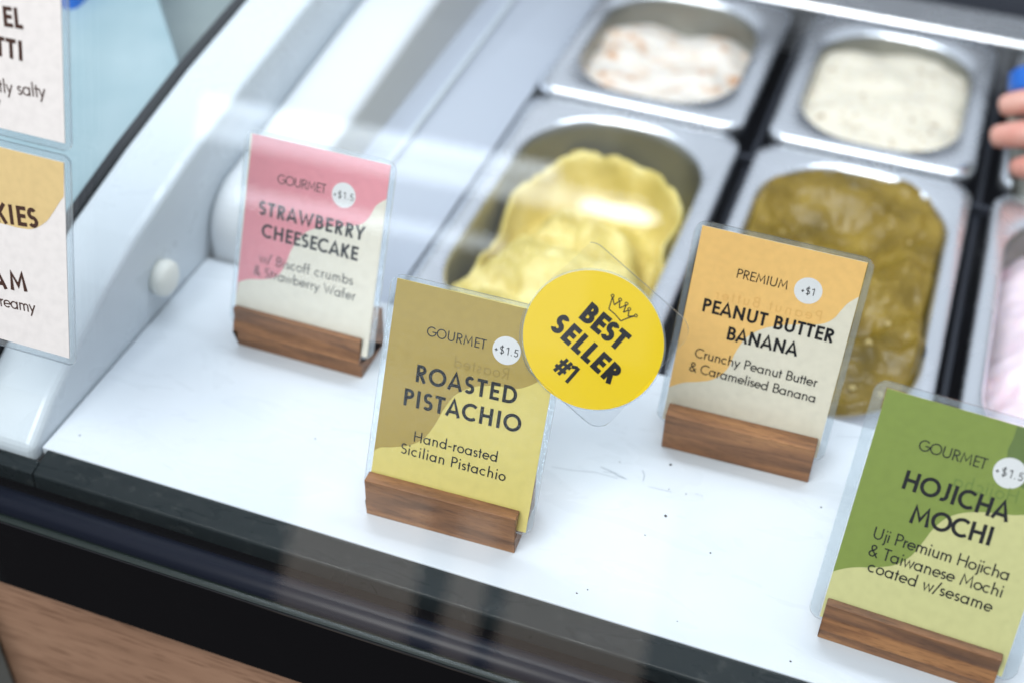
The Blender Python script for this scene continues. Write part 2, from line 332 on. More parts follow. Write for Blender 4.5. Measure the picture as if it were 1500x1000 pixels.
b3 = bevel(extrude_x('glass_seal', [(-3.58, -1.3), (-3.64, -1.4), (-3.2, -1.46), (-3.2, -1.3)], X0, X1, M['glassedge']), .03)
at_parent(t, [a, a2, b0, b1, b2, b3])
o = box('counter_front', (X0, -3.25, -60), (X1, -2.6, -6.35), M['counter'], bv=0); tag(o, kind='structure')
o = bevel(extrude_x('metal_post', [(-5.6, -40), (-3.4, -40), (-3.4, -8), (-5.6, -8)], -6.5, -3.05, M['slate']), .2); tag(o, 'dark metal post in front of the brown counter panel at lower left', 'post')

prof = [(-.6, .28), (1.5, 1.75), (4.4, 3.15), (7, 4.35), (9.9, 5.34), (15, 6.5), (21.7, 7.7), (30, 8.7), (45, 9.9), (70, 11)]
sw = empty('side_wall', (-2, 20, 0)); tag(sw, 'curved white plastic end wall of the case left of the shelf', 'case wall')
def wall_mesh(name, x0, x1, prof, zb, mt, bv=.35):
    P = [(y, z) for y, z in prof] + [(prof[-1][0], zb), (prof[0][0], zb)]
    return bevel(extrude_x(name, P, x0, x1, mt), bv, 4, 50)
o1 = wall_mesh('wall_panel', -3.75, -.02, prof, -.9, M['white'], .45)
at_parent(sw, [o1])
kn = onx(233, 405, 0)
kv = []; kf = []; K = 24
for (xx, rr) in ((0, .95), (.35, 1.0), (.62, .93), (.78, .7), (.86, .35)):
    for k in range(K): an = 2 * math.pi * k / K; kv.append((xx, kn.y + rr * math.cos(an), kn.z + rr * math.sin(an)))
for s in range(4):
    for k in range(K): kf.append((s * K + k, s * K + (k + 1) % K, (s + 1) * K + (k + 1) % K, (s + 1) * K + k))
kf.append(tuple(range(4 * K, 5 * K))); kf.append(tuple(range(K))[::-1])
o2 = mesh('screw_cap', kv, kf, M['warmwhite'], smooth=True); at_parent(sw, [o2]); o2['label'] = 'round ivory cap on the inner face of the wall'
o = bevel(extrude_x('corner_bracket', [(-.4, .3), (2.2, 2.3), (2.5, 4.6), (1.4, 4.8), (-1.2, 3.2), (-1.4, .4)], -6.5, -3.5, M['black']), .3, 3)
tag(o, 'small black bracket at the left edge below the cookies card', 'bracket')
# seam gasket and neighbouring case
gp = [(y, z + .05) for y, z in prof]
o = extrude_x('rubber_seal', gp + [(y, z - .9) for y, z in gp[::-1]], -4.25, -3.78, M['black']); tag(o, 'black rubber seam between the white wall and the blue case', 'seal')
nb = empty('neighbour_case', (-12, 20, 0)); tag(nb, 'pale blue neighbouring display case seen behind the two left cards', 'display case')
def pz(y):
    for (y0, z0), (y1, z1) in zip(prof, prof[1:]):
        if y0 <= y <= y1: return z0 + (z1 - z0) * (y - y0) / (y1 - y0) - .35
xs = [-4.3, -6.4, -8.5, -11, -14, -19, -26]; NV = 26; V = []; F = []
for x in xs:                                   # the panel ends along a slanting edge
    ye = 22 + (-4.3 - x) * 1.2
    for k in range(NV): y = -.6 + (ye + .6) * k / (NV - 1); V.append((x, y, pz(y)))
    V += [(x, ye + .25, pz(ye) - .3), (x, ye + .25, 2), (x, -.6, -.8)]
NV += 3
for i in range(len(xs) - 1):
    for k in range(NV): F.append((i * NV + k, i * NV + (k + 1) % NV, (i + 1) * NV + (k + 1) % NV, (i + 1) * NV + k))
F += [tuple(range(NV)), tuple(range((len(xs) - 1) * NV, len(xs) * NV))]
n1 = mesh('liner_panel', V, F, M['blueliner'])
n2 = extrude_x('inner_floor', [(18, 3.2), (80, 6), (80, 1), (18, 1)], -40, -4.3, M['slate'])
at_parent(nb, [n1, n2])
o = bevel(extrude_x('storage_box', [(24.9, 7.2), (36, 8.6), (36, 10.4), (25.1, 9.2)], -22, -12.9, M['blue']), .5, 3); tag(o, 'bright blue plastic box beside the top left card', 'box')
# liner parts inside, left of the pans
o = extrude_x('well_floor', [(15.7, -13), (110, -13), (110, -13.6), (15.7, -13.6)], 0, 75, M['darkwell']); tag(o, kind='structure')
cl = []
for k in range(13):
    an = math.radians(180 - 90 * k / 12); cl.append((15.75 + 3.2 + 3.2 * math.cos(an), .9 + 3.0 * math.sin(an)))
o = bevel(extrude_x('insulation_roll', [(15.75, -1.4)] + cl + [(34, 5.6), (60, 7.6), (60, -1.4)], .02, 4.6, M['foam'], smooth=False), .7, 5, 40)
tag(o, 'thick white rounded insulation block behind the strawberry card', 'insulation')
lt = empty('case_liner', (8, 40, -2)); tag(lt, 'pale grey metal liner sloping beside the leftmost gelato pans', 'liner')
l1 = mesh('liner_plate', [(4.62, 15.9, 1.2), (4.62, 80, 2.2), (9.6, 80, -2.3), (9.6, 15.9, -2.6), (4.62, 15.9, -1.6), (4.62, 80, -1.2), (9.6, 80, -5.6), (9.6, 15.9, -5.6)],
     [(0, 1, 2, 3), (4, 7, 6, 5), (0, 3, 7, 4), (1, 5, 6, 2), (0, 4, 5, 1), (3, 2, 6, 7)], M['liner'])
tb = []
for k in range(10):
    an = 2 * math.pi * k / 10; tb += [(5.9 + .16 * math.cos(an), 15.9, .35 + .16 * math.sin(an)), (5.9 + .16 * math.cos(an), 80, 1.3 + .16 * math.sin(an))]
l2 = mesh('liner_bead', tb, [(2 * k, 2 * ((k + 1) % 10), 2 * ((k + 1) % 10) + 1, 2 * k + 1) for k in range(10)], M['white'], smooth=True)
at_parent(lt, [l1, l2])
# rear ledge behind the far pans
o = bevel(extrude_x('rear_ledge', [(61.4, -1.8), (64.6, -1.2), (64.6, -6), (61.4, -6)], 9.8, 75, M['steel']), .3, 3); tag(o, 'blue grey steel ledge behind the far row of pans', 'ledge')
o = box('rear_wall', (0, 66.5, -12.9), (75, 70, 6), M['darkwell'], bv=.2); tag(o, kind='structure')

# ---------------------------------------------------------------- steel pans with gelato
def pan(x0, y0, x1, y1, zr, depth, fl, rin, label, group):
    n = 10; L = []
    def ring(ins, r, z): L.append([(x, y, z) for x, y in rrect(x0 + ins, y0 + ins, x1 - ins, y1 - ins, r, n)])
    ring(.12, 1.3, zr - 1.0); ring(0, 1.4, zr - .95); ring(0, 1.4, zr - .2); ring(.18, 1.3, zr); ring(fl * .55, 1.8, zr + .05)
    ring(fl - .1, rin, zr - .02); ring(fl + .12, rin, zr - .25); ring(fl + .2, rin, zr - .9); ring(fl + .7, rin - .3, zr - depth); ring(fl + 1.4, rin - 1, zr - depth - .4)
    v = [q for l in L for q in l]; N = len(L[0]); f = []
    for s in range(len(L) - 1):
        for k in range(N): f.append((s * N + k, s * N + (k + 1) % N, (s + 1) * N + (k + 1) % N, (s + 1) * N + k))
    f.append(tuple(range((len(L) - 1) * N, len(L) * N)))
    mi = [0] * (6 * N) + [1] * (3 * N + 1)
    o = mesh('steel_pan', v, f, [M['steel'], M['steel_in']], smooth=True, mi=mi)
    return tag(o, label, 'pan', group)
def gelato(x0, y0, x1, y1, rin, hf, mt, label, nx=90, ny=130, name='gelato'):
    loop_r = rin; v = []; f = []; cx, cy = (x0 + x1) / 2, (y0 + y1) / 2; hx, hy = (x1 - x0) / 2, (y1 - y0) / 2
    # polar grid inside a rounded rectangle
    NR, NA = 70, 220; rr = rrect(x0, y0, x1, y1, loop_r, 39)
    seg = [math.hypot(rr[(k + 1) % len(rr)][0] - rr[k][0], rr[(k + 1) % len(rr)][1] - rr[k][1]) for k in range(len(rr))]
    tot = sum(seg); res = []; k = 0; acc = 0
    for i in range(NA):                                    # evenly spaced round the rim
        d = tot * i / NA
        while acc + seg[k] < d: acc += seg[k]; k += 1
        f_ = (d - acc) / (seg[k] or 1); a_, b_ = rr[k], rr[(k + 1) % len(rr)]; res.append((a_[0] + (b_[0] - a_[0]) * f_, a_[1] + (b_[1] - a_[1]) * f_))
    rr = res
    v.append((cx, cy, hf(cx, cy, 0)))
    for i in range(1, NR + 1):
        s = i / NR
        for (x, y) in rr:
            px, py = cx + (x - cx) * s, cy + (y - cy) * s; v.append((px, py, hf(px, py, s)))
    for k in range(NA): f.append((0, 1 + k, 1 + (k + 1) % NA))
    for i in range(NR - 1):
        for k in range(NA): f.append((1 + i * NA + k, 1 + (i + 1) * NA + k, 1 + (i + 1) * NA + (k + 1) % NA, 1 + i * NA + (k + 1) % NA))
    o = mesh(name, v, f, mt, smooth=True); return tag(o, label, 'gelato')
def gmat(name, c0, c1, c2, scale, lo, mid, hi, rough=.42):
    m = mat(name, c0, rough, vary=(c2, scale, lo, hi), bump=(200, .3, .0007)); r = [n for n in m.node_tree.nodes if n.type == 'VALTORGB'][0]
    e = r.color_ramp.elements.new(mid); e.color = (*c1, 1)
    b = m.node_tree.nodes['Principled BSDF']; b.inputs['Subsurface Weight'].default_value = .25; b.inputs['Subsurface Radius'].default_value = (.006, .005, .003); b.inputs['Subsurface Scale'].default_value = 1
    return m
def nse(x, y, s, k=0): return noise.noise(Vector((x * s, y * s, k)))
G1 = gmat('pistachio_gelato', srgb(186, 168, 84), srgb(214, 196, 116), srgb(234, 222, 158), 38, .3, .5, .75)
G2 = gmat('caramel_gelato', srgb(98, 80, 14), srgb(126, 103, 26), srgb(152, 127, 46), 34, .3, .5, .75, .36)
G3 = gmat('strawberry_gelato', srgb(240, 222, 232), srgb(236, 204, 216), srgb(214, 120, 140), 30, .5, .6, .72)
G4 = gmat('peach_gelato', srgb(232, 224, 214), srgb(230, 212, 194), srgb(196, 136, 84), 70, .5, .57, .70)
G5 = gmat('cream_gelato', srgb(230, 222, 204), srgb(224, 212, 190), srgb(146, 120, 90), 170, .56, .62, .72)
GP = 'steel gelato pans in the case'
pan(10.0, 17.0, 24.6, 42.0, -2, 10, 1.25, 5.2, 'steel pan holding the pale yellow gelato behind the yellow sticker', GP)
pan(25.7, 17.0, 39.4, 42.0, -2, 10, 1.0, 5.0, 'steel pan holding the mustard brown gelato behind the peanut card', GP)
pan(40.7, 17.0, 55.0, 42.0, -2, 10, 1.0, 5.0, 'steel pan holding the pink gelato at the right edge', GP)
pan(9.8, 42.6, 24.3, 60.6, -1.8, 9, 1.5, 4.6, 'far steel pan at left holding white gelato with orange flecks', GP)
pan(25.9, 42.6, 39.3, 60.6, -1.8, 9, 1.3, 4.4, 'far steel pan in the middle holding speckled cream gelato', GP)
pan(40.8, 42.6, 55.0, 60.6, -1.8, 9, 1.3, 4.4, 'far steel pan at right beneath the reaching hand', GP)
def sg(t): return 1 / (1 + math.exp(-max(-30, min(30, t))))
def h1(x, y, s):
    wx = x + .9 * nse(x, y, .28, 11); wy = y + 1.1 * nse(x, y, .24, 12)
    u = (wx - 17.4) / (5.5 if wx < 17.4 else 5.9); v = max(0, wy - 26.5) / 11.0
    f = (abs(u) ** 3 + v ** 3) ** (1 / 3)                          # shell left standing round the scooped hollow
    side = 1 if wx > 17.5 else .62 + .38 * sg((wy - 33) * .8)
    rimh = 4.3 * math.exp(-((f - .93) / (.10 if f > .93 else .07)) ** 2) * side * sg((wy - 20) * .7 + 2)
    body = 3.9 * sg((.60 - f) * 14 + max(0, 30 - wy) * .8)
    z = -6.9 + 1.1 * sg((f - 1.02) * 14) * sg((37 - y) * .8) + max(rimh, body) + .3 * min(rimh, body)
    z += 2.9 * math.exp(-((x - 15.8) / 3.6) ** 4 - ((wy - 39.3 + .12 * (x - 15)) / .8) ** 2)
    for k, (y0, sl, am, wd) in enumerate(((30.6, -.30, .8, .8), (28.0, -.15, -.7, .5), (25.4, .25, .8, 1.0), (22.6, -.1, -.6, .6))):
        z += am * math.exp(-((wy - y0 - sl * (wx - 17)) / wd) ** 2) * sg((.9 - f) * 12)
    z -= .9 * max(0, s - .93) / .07
    return z + .4 * nse(x, y, .45) + .30 * nse(x, y, 1.1, 7) + .16 * nse(x, y, 2.4, 4)
def h2(x, y, s):
    wx = x + 1.3 * nse(x, y, .16, 21); wy = y + 1.3 * nse(x, y, .16, 22)
    dx, dy = wx - 31.5, wy - 31.5; a = math.atan2(dy, dx); r = math.hypot(dx, dy)
    z = -2.0 + .5 * sg((y - 37) * .9) - 1.0 * max(0, s - .93) / .07 * .6 - 1.5 * math.exp(-((x - 32) / 3.6) ** 2 - ((y - 35) / 4.2) ** 2)
    z += .55 * (1 - abs(math.sin(r * .62 - a * .5)) * 1.3) * min(1, r / 2)          # broad turns of the spatula
    z += .5 * nse(x, y, .3) - .5 * max(0, .25 - abs(nse(x, y * .7, .35, 5))) * 2
    z += .26 * nse(x, y, 1.0, 2) + .12 * nse(x, y, 2.4, 6)
    for q_, w_, k_ in (((30.5, 30.5), .8, 1.1), ((34.6, 26), .5, .9), ((29.2, 37.5), .6, .6)): z -= k_ * math.exp(-((x - q_[0]) ** 2 + (y - q_[1]) ** 2) / w_)
    return z
def h3(x, y, s): return -3.1 - 1.4 * max(0, s - .7) / .3 + .6 * nse(x, y, .35) + .2 * nse(x, y, 1.1)
def h4(x, y, s): return -3.9 + .8 * math.exp(-((x - 13.8) / 2.6) ** 2) + .9 * math.exp(-((x - 19.6) / 2.2) ** 2) - .2 * max(0, y - 55) ** 1.5 + .3 * nse(x, y, .45) + .06 * nse(x, y, 1.6)
def h5(x, y, s): return -2.9 + .5 * (1 - s ** 3) - .1 * max(0, y - 56.5) ** 1.4 + .3 * nse(x, y, .4) + .05 * nse(x, y, 2.0)
gelato(11.5, 18.6, 23.1, 40.5, 4.7, h1, G1, 'pale yellow pistachio gelato scooped into a curled crest')
gelato(26.75, 18.1, 38.35, 41.0, 4.8, h2, G2, 'glossy mustard brown gelato swirled nearly to the rim')
V = []; F = []; random.seed(9)
for k in range(22):                                   # pale nut pieces in the brown gelato
    x_, y_ = random.uniform(28, 37.2), random.uniform(20, 39.5); r_ = random.uniform(.10, .26); z_ = h2(x_, y_, .5) + r_ * .2; b_ = len(V)
    for dz, q_, n_ in ((-.6, .8, 5), (.1, 1, 5), (.7, .5, 5)):
        for j in range(n_): an = 2 * math.pi * j / n_ + dz; V.append((x_ + r_ * q_ * random.uniform(.8, 1.2) * math.cos(an), y_ + r_ * q_ * random.uniform(.7, 1.1) * math.sin(an), z_ + r_ * dz))
    F += [(b_ + i * 5 + j, b_ + i * 5 + (j + 1) % 5, b_ + i * 5 + 5 + (j + 1) % 5, b_ + i * 5 + 5 + j) for i in range(2) for j in range(5)] + [tuple(b_ + 10 + j for j in range(5))]
o = mesh('nut_pieces', V, F, mat('nut', srgb(196, 176, 120), .5)); tag(o, 'small pale nut pieces stuck in the brown gelato', 'nuts', kind='stuff')
gelato(42.0, 18.3, 53.7, 40.7, 4.6, h3, G3, 'pink and white gelato with a red streak at the right edge')
gelato(11.55, 44.35, 22.5, 58.9, 4.1, h4, G4, 'white gelato flecked with orange in the far left pan')
gelato(27.35, 44.05, 37.85, 59.1, 4.0, h5, G5, 'cream gelato with fine dark specks in the far middle pan')
def h6(x, y, s): return -6 + .4 * nse(x, y, .6)
gelato(42.4, 44.2, 53.4, 58.9, 3.9, h6, G5, 'dull cream gelato low in the far right pan')
# grid bars of the pan rack under the rims
rk = empty('pan_rack', (25, 30, -4)); tag(rk, 'dark steel rack bars in the gaps between the pans', 'rack')
at_parent(rk, [bevel(extrude_x('rack_bar', [(16.0, -4.8), (110, -4.8), (110, -4.3), (16.0, -4.3)], x - .2, x + .2, M['darkwell']), .05) for x in (25.15, 40.05)]
    + [box('cross_bar', (9.8, 42.1, -4.2), (56, 42.5, -3.6), M['darkwell'])])

# ---------------------------------------------------------------- menu cards and wooden holders
HG = 'walnut card holders on the white shelf'
def holder(x, y, yaw, L, h, dep, q, label):
    """walnut block with a slanted slot cut along its length where the card q stands"""
    lean = q[4]; yb = yaw + (q[3] - yaw) * 1.0; cx_, cy_ = x + L / 2 * math.cos(yaw), y + L / 2 * math.sin(yaw)
    x, y = cx_ - L / 2 * math.cos(yb), cy_ - L / 2 * math.sin(yb); yaw = yb
    slot = -(q[0] - x) * math.sin(yaw) + (q[1] - y) * math.cos(yaw); sd, hw_ = 1.3, .11; k = math.tan(lean); hw_ /= math.cos(lean)
    P = [(0, 0), (dep, 0), (dep, h), (slot + hw_, h), (slot + hw_ - sd * k, h - sd), (slot - hw_ - sd * k, h - sd), (slot - hw_, h), (0, h)]
    o = extrude_x('card_holder', P, 0, L, M['walnut']); bevel(o, .045, 2, 30)
    o.location = Vector((x, y, .004)) * S; o.rotation_euler = (0, 0, yaw)
    return tag(o, label, 'card holder', HG)
Wc = 7.36
class Card:
    def __init__(s, name, label, q, Hsink, mg, paper, wave_m, cat='menu card', group='flavour cards standing in walnut holders', W=Wc, H=None, x_in=0, lam_r=.55, mat_lam=None):
        x, y, z, yaw, lean, roll, Hv = q
        u = Vector((math.cos(yaw) * math.cos(roll), math.sin(yaw) * math.cos(roll), math.sin(roll))); v = Vector((-math.sin(yaw), math.cos(yaw), 0))
        n = math.cos(lean) * Vector((0, 0, 1)) + math.sin(lean) * v; n = (n - n.dot(u) * u).normalized(); k = u.cross(n)
        s.u, s.n, s.k = u, n, k; s.o = Vector((x, y, z))
        mt = Matrix((u, n, k)).transposed().to_4x4(); mt.translation = s.o * S
        s.e = empty(name, mtx=mt); tag(s.e, label, cat, group); s.W, s.H, s.sink = W, Hv, Hsink
        a0, a1 = -x_in, W
        pl = [(a0, -Hsink), (a1, -Hsink), (a1, Hv), (a0, Hv)]
        slab('paper', pl, -.02, .02, [paper, paper], s.e)
        l, r_, b_, t_ = mg
        out = rrect(a0 - l, -Hsink - b_, a1 + r_, Hv + t_, lam_r, 6)
        slab('laminate', out, -.07, .07, [M['lam'], M['lamedge']], s.e)
        # sealed clear border round the paper, a hair thicker than the sheet
        inn = rrect(a0 - .04, -Hsink - .04, a1 + .04, Hv + .04, .03, 6); o2 = rrect(a0 - l + .03, -Hsink - b_ + .03, a1 + r_ - .03, Hv + t_ - .03, lam_r - .03, 6); N = len(inn)
        V = [(p[0], p[1], zz) for zz in (-.05, .05) for p in inn + o2]; F = []
        for i in range(N):
            j = (i + 1) % N; F += [(i, j, N + j, N + i), (2 * N + i, 2 * N + j, 3 * N + j, 3 * N + i)]
        mesh('laminate_border', V, F, M['lamrim'], s.e)
        s.wm = wave_m
    def c(s, px, py):
        q = on_plane(px, py, s.k, s.o) - s.o; return (q.dot(s.u), q.dot(s.n))
    def shape(s, pts, z, mt, name='print_shape'):
        cl = [(min(max(a, 0), s.W), min(max(b, -s.sink), s.H)) for a, b in (s.c(*p) for p in pts)]
        return sheet(name, cl, z, mt, s.e)
    def text(s, tx, a, b, cap, t, mt=None, **k):
        return lettering(tx, s.c(*a), s.c(*b), cap, t, .034 if mt and 'marker' in mt.name else .040, mt or M['ink'], s.e, **k)
    def dot(s, px, py, r=.62, tx='+$1.5', tw=1.04):
        cx, cy = s.c(px, py); sheet('price_dot', [(cx + r * math.cos(math.radians(a)), cy + r * math.sin(math.radians(a))) for a in range(0, 360, 8)], .033, M['dot'], s.e)
        lettering(tx, (cx - tw / 2, cy - .18), (cx + tw / 2, cy - .18), .34, .11, .040, M['ink'], s.e)
def smooth(pts, n=6):
    out = []
    for i in range(len(pts) - 1):
        p0, p1, p2, p3 = pts[max(i - 1, 0)], pts[i], pts[i + 1], pts[min(i + 2, len(pts) - 1)]
        for k in range(n):
            t = k / n; out.append(tuple(.5 * (2 * p1[j] + (p2[j] - p0[j]) * t + (2 * p0[j] - 5 * p1[j] + 4 * p2[j] - p3[j]) * t * t + (3 * p1[j] - p0[j] - 3 * p2[j] + p3[j]) * t ** 3) for j in (0, 1)))
    return out + [pts[-1]]
def px(off, k, pts): return [(off[0] + k * x, off[1] + k * y) for x, y in pts]
def paper(name, c): return mat(name, srgb(*c), .7, bump=(900, .1, .0001), vary=(tuple(v * .93 for v in srgb(*c)), 260, .4, .7))
# strawberry
q = (5.02, 10.22, 2.4, 0.0, .39, 0, 8.72)
holder(5.08, 9.69, .03, 6.97, 2.4, 2.79, q, 'walnut block holding the pink strawberry card')
c = Card('menu_card', 'pink and cream strawberry cheesecake card standing furthest left on shelf', q, 1.0, (.24, .3, .12, .22), paper('strawberry_paper', (232, 226, 210)), None)
wv = smooth(px((300, 150), .45, [(600, 312), (560, 335), (535, 375), (505, 398), (440, 404), (370, 408), (320, 430), (285, 475), (262, 530), (235, 566), (190, 576), (140, 576), (100, 590)]))
c.shape(wv + [(335, 430), (371, 190), (590, 232)], .027, paper('strawberry_pink', (232, 148, 158)))
c.text('GOURMET', (406.6, 268.5), (477.8, 284), .46, .10, M['greyink']); c.dot(503.9, 286.4)
c.text('STRAWBERRY', (378.8, 313.5), (533, 353), .70, .185); c.text('CHEESECAKE', (383, 346.8), (524, 382.5), .70, .185)
c.text('w/ Biscoff crumbs', (380, 384), (517, 418), .50, .10, M['greyink']); c.text('& Strawberry Wafer', (372, 402), (520.5, 441), .50, .10, M['greyink'])
# pistachio
q = (16.01, 2.46, 2.2, .03, .41, -.01, 8.93)
holder(15.97, 1.77, .02, 7.03, 2.2, 3.03, q, 'walnut block holding the olive pistachio card')
c = Card('menu_card', 'olive and yellow roasted pistachio card with the round sticker on it', q, 1.0, (.26, .28, .12, .2), paper('pistachio_paper', (230, 212, 122)), None)
wv = smooth(px((500, 380), .46, [(680, 372), (640, 382), (600, 400), (560, 410), (500, 402), (430, 403), (370, 425), (330, 470), (295, 530), (260, 570), (215, 590), (160, 596), (120, 598), (85, 625)]))
c.shape(wv + [(535, 640), (581, 400), (840, 455)], .027, paper('pistachio_olive', (182, 156, 76)))
c.text('GOURMET', (625, 491), (711.6, 511.5), .44, .115); c.dot(742.4, 513)
c.text('ROASTED', (607, 557.5), (756, 592), .80, .185); c.text('PISTACHIO', (589, 591.5), (762, 633.5), .80, .185)
c.text('Hand-roasted', (605, 645), (729, 676), .50, .115); c.text('Sicilian Pistachio', (586.5, 662), (740, 704), .50, .115)
mk = mat('marker_show_through', srgb(158, 134, 62), .7); c.text('Roasted', (664, 537), (746, 556), .52, .11, mk, name='marker_writing', mirror=True)
pist = c
# peanut
q = (27.08, 11.65, 2.13, .03, .31, -.02, 8.81)
holder(27.3, 10.77, .0, 7.04, 2.13, 2.9, q, 'walnut block holding the orange peanut butter card')
c = Card('menu_card', 'orange and cream peanut butter banana card before the brown gelato', q, 1.0, (.32, .34, .12, .22), paper('peanut_paper', (234, 226, 206)), None)
wv = smooth(px((940, 300), .44, [(735, 300), (690, 325), (665, 350), (640, 378), (600, 396), (540, 398), (480, 399), (410, 410), (350, 440), (312, 490), (285, 545), (240, 578), (190, 587), (140, 590), (90, 605)]))
c.shape(wv + [(975, 590), (1029, 320), (1290, 375)], .027, paper('peanut_orange', (250, 200, 120)))
c.text('PREMIUM', (1077.7, 406), (1153.4, 424.5), .44, .115); c.dot(1184, 425.8, .62, '+$1', .6)
c.text('PEANUT BUTTER', (1026.7, 455), (1219.4, 502), .66, .185); c.text('BANANA', (1062.3, 496.3), (1166.6, 521.5), .66, .185)
c.text('Crunchy Peanut Butter', (1017, 522), (1196, 566), .48, .115); c.text('& Caramelised Banana', (1009, 542), (1194, 589), .48, .115)
mk = mat('marker_show_through_orange', srgb(234, 182, 104), .7); c.text('Peanut Butter', (1047, 437), (1203, 471), .50, .10, mk, name='marker_writing', mirror=True)
# hojicha
q = (36.24, 2.85, 2.17, -.04, .5, -.01, 9.01)
holder(36.33, 2.06, .03, 7.03, 2.17, 2.9, q, 'walnut block holding the green hojicha card at lower right')
c = Card('menu_card', 'green and pale yellow hojicha mochi card at the lower right', q, 1.0, (.52, .5, .12, .3), paper('hojicha_paper', (214, 210, 146)), None)
wv = smooth(px((1150, 540), .46, [(860, 440), (800, 458), (740, 464), (690, 460), (620, 454), (560, 458), (510, 476), (470, 510), (435, 555), (400, 595), (350, 622), (290, 630), (220, 630), (170, 638), (120, 655)]))
c.shape(wv + [(1205, 830), (1304, 555), (1600, 640)], .027, paper('hojicha_green', (134, 152, 66)))
wv = smooth(px((1150, 540), .46, [(740, 180), (725, 225), (708, 262), (712, 320), (745, 372), (800, 390), (860, 400)]))
c.shape(wv + [(1600, 640)], .030, paper('hojicha_dark', (104, 124, 62)))
c.text('GOURMET', (1344, 657.5), (1443.5, 687), .46, .115); c.dot(1479, 692)
c.text('HOJICHA', (1318, 713), (1475, 764), .80, .185); c.text('MOCHI', (1329.4, 763.5), (1451.5, 799), .80, .185)
c.text('Uji Premium Hojicha', (1276.5, 786.5), (1477, 850), .52, .115); c.text('& Taiwanese Mochi', (1271, 812), (1467.5, 874.5), .52, .115); c.text('coated w/sesame', (1269.6, 835), (1451.5, 896), .52, .115)
mk = mat('marker_show_through_green', srgb(112, 134, 58), .7); c.text('Hojicha', (1394, 711), (1490, 737), .55, .11, mk, name='marker_writing', mirror=True)
# ---- best seller sticker in its clear pouch, taped over the corner of the pistachio card
so = pist.o + pist.k * .2
def sp(x, y): q = on_plane(x, y, pist.k, so) - so; return (q.dot(pist.u), q.dot(pist.n))
mt = Matrix((pist.u, pist.n, pist.k)).transposed().to_4x4(); mt.translation = so * S
st = empty('best_seller_sticker', mtx=mt); tag(st, 'round yellow best seller sticker in a clear square pouch', 'sticker')
cx, cy = sp(868, 499); e1 = sp(766, 490); rad = math.hypot(e1[0] - cx, e1[1] - cy)
def circ(r, n=72): return [(cx + r * math.cos(2 * math.pi * k / n), cy + r * math.sin(2 * math.pi * k / n)) for k in range(n)]
ymat = mat('yellow_print', srgb(250, 212, 6), .5)
slab('disc', circ(rad), -.02, .02, [ymat, M['dot']], st)
slab('disc_border', circ(rad + .07), -.026, -.022, [M['lamrim'], M['lamedge']], st)
corn = [sp(*p) for p in ((858, 340), (1016, 478), (886, 640), (727, 503))]
ca = (sum(p[0] for p in corn) / 4, sum(p[1] for p in corn) / 4); ax = Vector((corn[1][0] - corn[0][0], corn[1][1] - corn[0][1])).normalized(); ay = Vector((-ax.y, ax.x))
hw = abs((Vector(corn[1]) - Vector(corn[0])).length) / 2; hh = abs((Vector(corn[2]) - Vector(corn[1])).dot(ay)) / 2
sq = [(ca[0] + ax.x * x + ay.x * y, ca[1] + ax.y * x + ay.y * y) for x, y in rrect(-hw, -hh, hw, hh, .75, 8)]
def tuck(p_):                                       # the pouch is trimmed close to the disc on the card side
    dx, dy = p_[0] - cx, p_[1] - cy; d_ = math.hypot(dx, dy); lim = rad + .14 + 3 * min(1, max(0, (dx / d_ + .72) / .9)) ** 2
    return (cx + dx / d_ * lim, cy + dy / d_ * lim) if d_ > lim else p_
N_ = len(sq); dense = [(sq[i][0] + (sq[(i + 1) % N_][0] - sq[i][0]) * j / 12, sq[i][1] + (sq[(i + 1) % N_][1] - sq[i][1]) * j / 12) for i in range(N_) for j in range(12)]
sq = [tuck(p_) for p_ in dense]
slab('pouch', sq, -.07, .07, [M['lam'], M['lamedge']], st)
lettering('BEST', sp(845.3, 463.5), sp(905.5, 515), .92, .235, .036, M['ink'], st)
lettering('SELLER', sp(803.5, 479), sp(893.5, 563.5), .92, .235, .036, M['ink'], st)
lettering('#1', sp(807.5, 540), sp(833, 562), .86, .175, .036, M['ink'], st)
cr = [(467, 302), (481, 262), (490, 228), (500, 278), (534, 252), (552, 320), (573, 277), (566, 335), (592, 310), (600, 350), (628, 344), (582, 358), (540, 375), (508, 335), (467, 302)]
cr = [(467, 302), (490, 228), (500, 278), (534, 252), (532, 298), (573, 277), (556, 322), (590, 308), (585, 347), (628, 344), (580, 358), (540, 375), (506, 335), (467, 302)]
V = []; F = []; P = [sp(780 + .24 * x, 380 + .24 * y) for x, y in cr]
for k in range(len(P) - 1): stroke_faces([P[k], P[k + 1]], .045, V, F, .036 + .0003 * k)
for k, (x, y) in enumerate(((490, 221), (536, 245), (575, 270), (592, 303), (632, 342))):
    a_, b_ = sp(780 + .24 * x, 380 + .24 * y); stroke_faces(arc(a_, b_, .06, .06, 0, 360, 12), .035, V, F, .042 + .0003 * k)
mesh('crown_print', V, F, M['ink'], st)

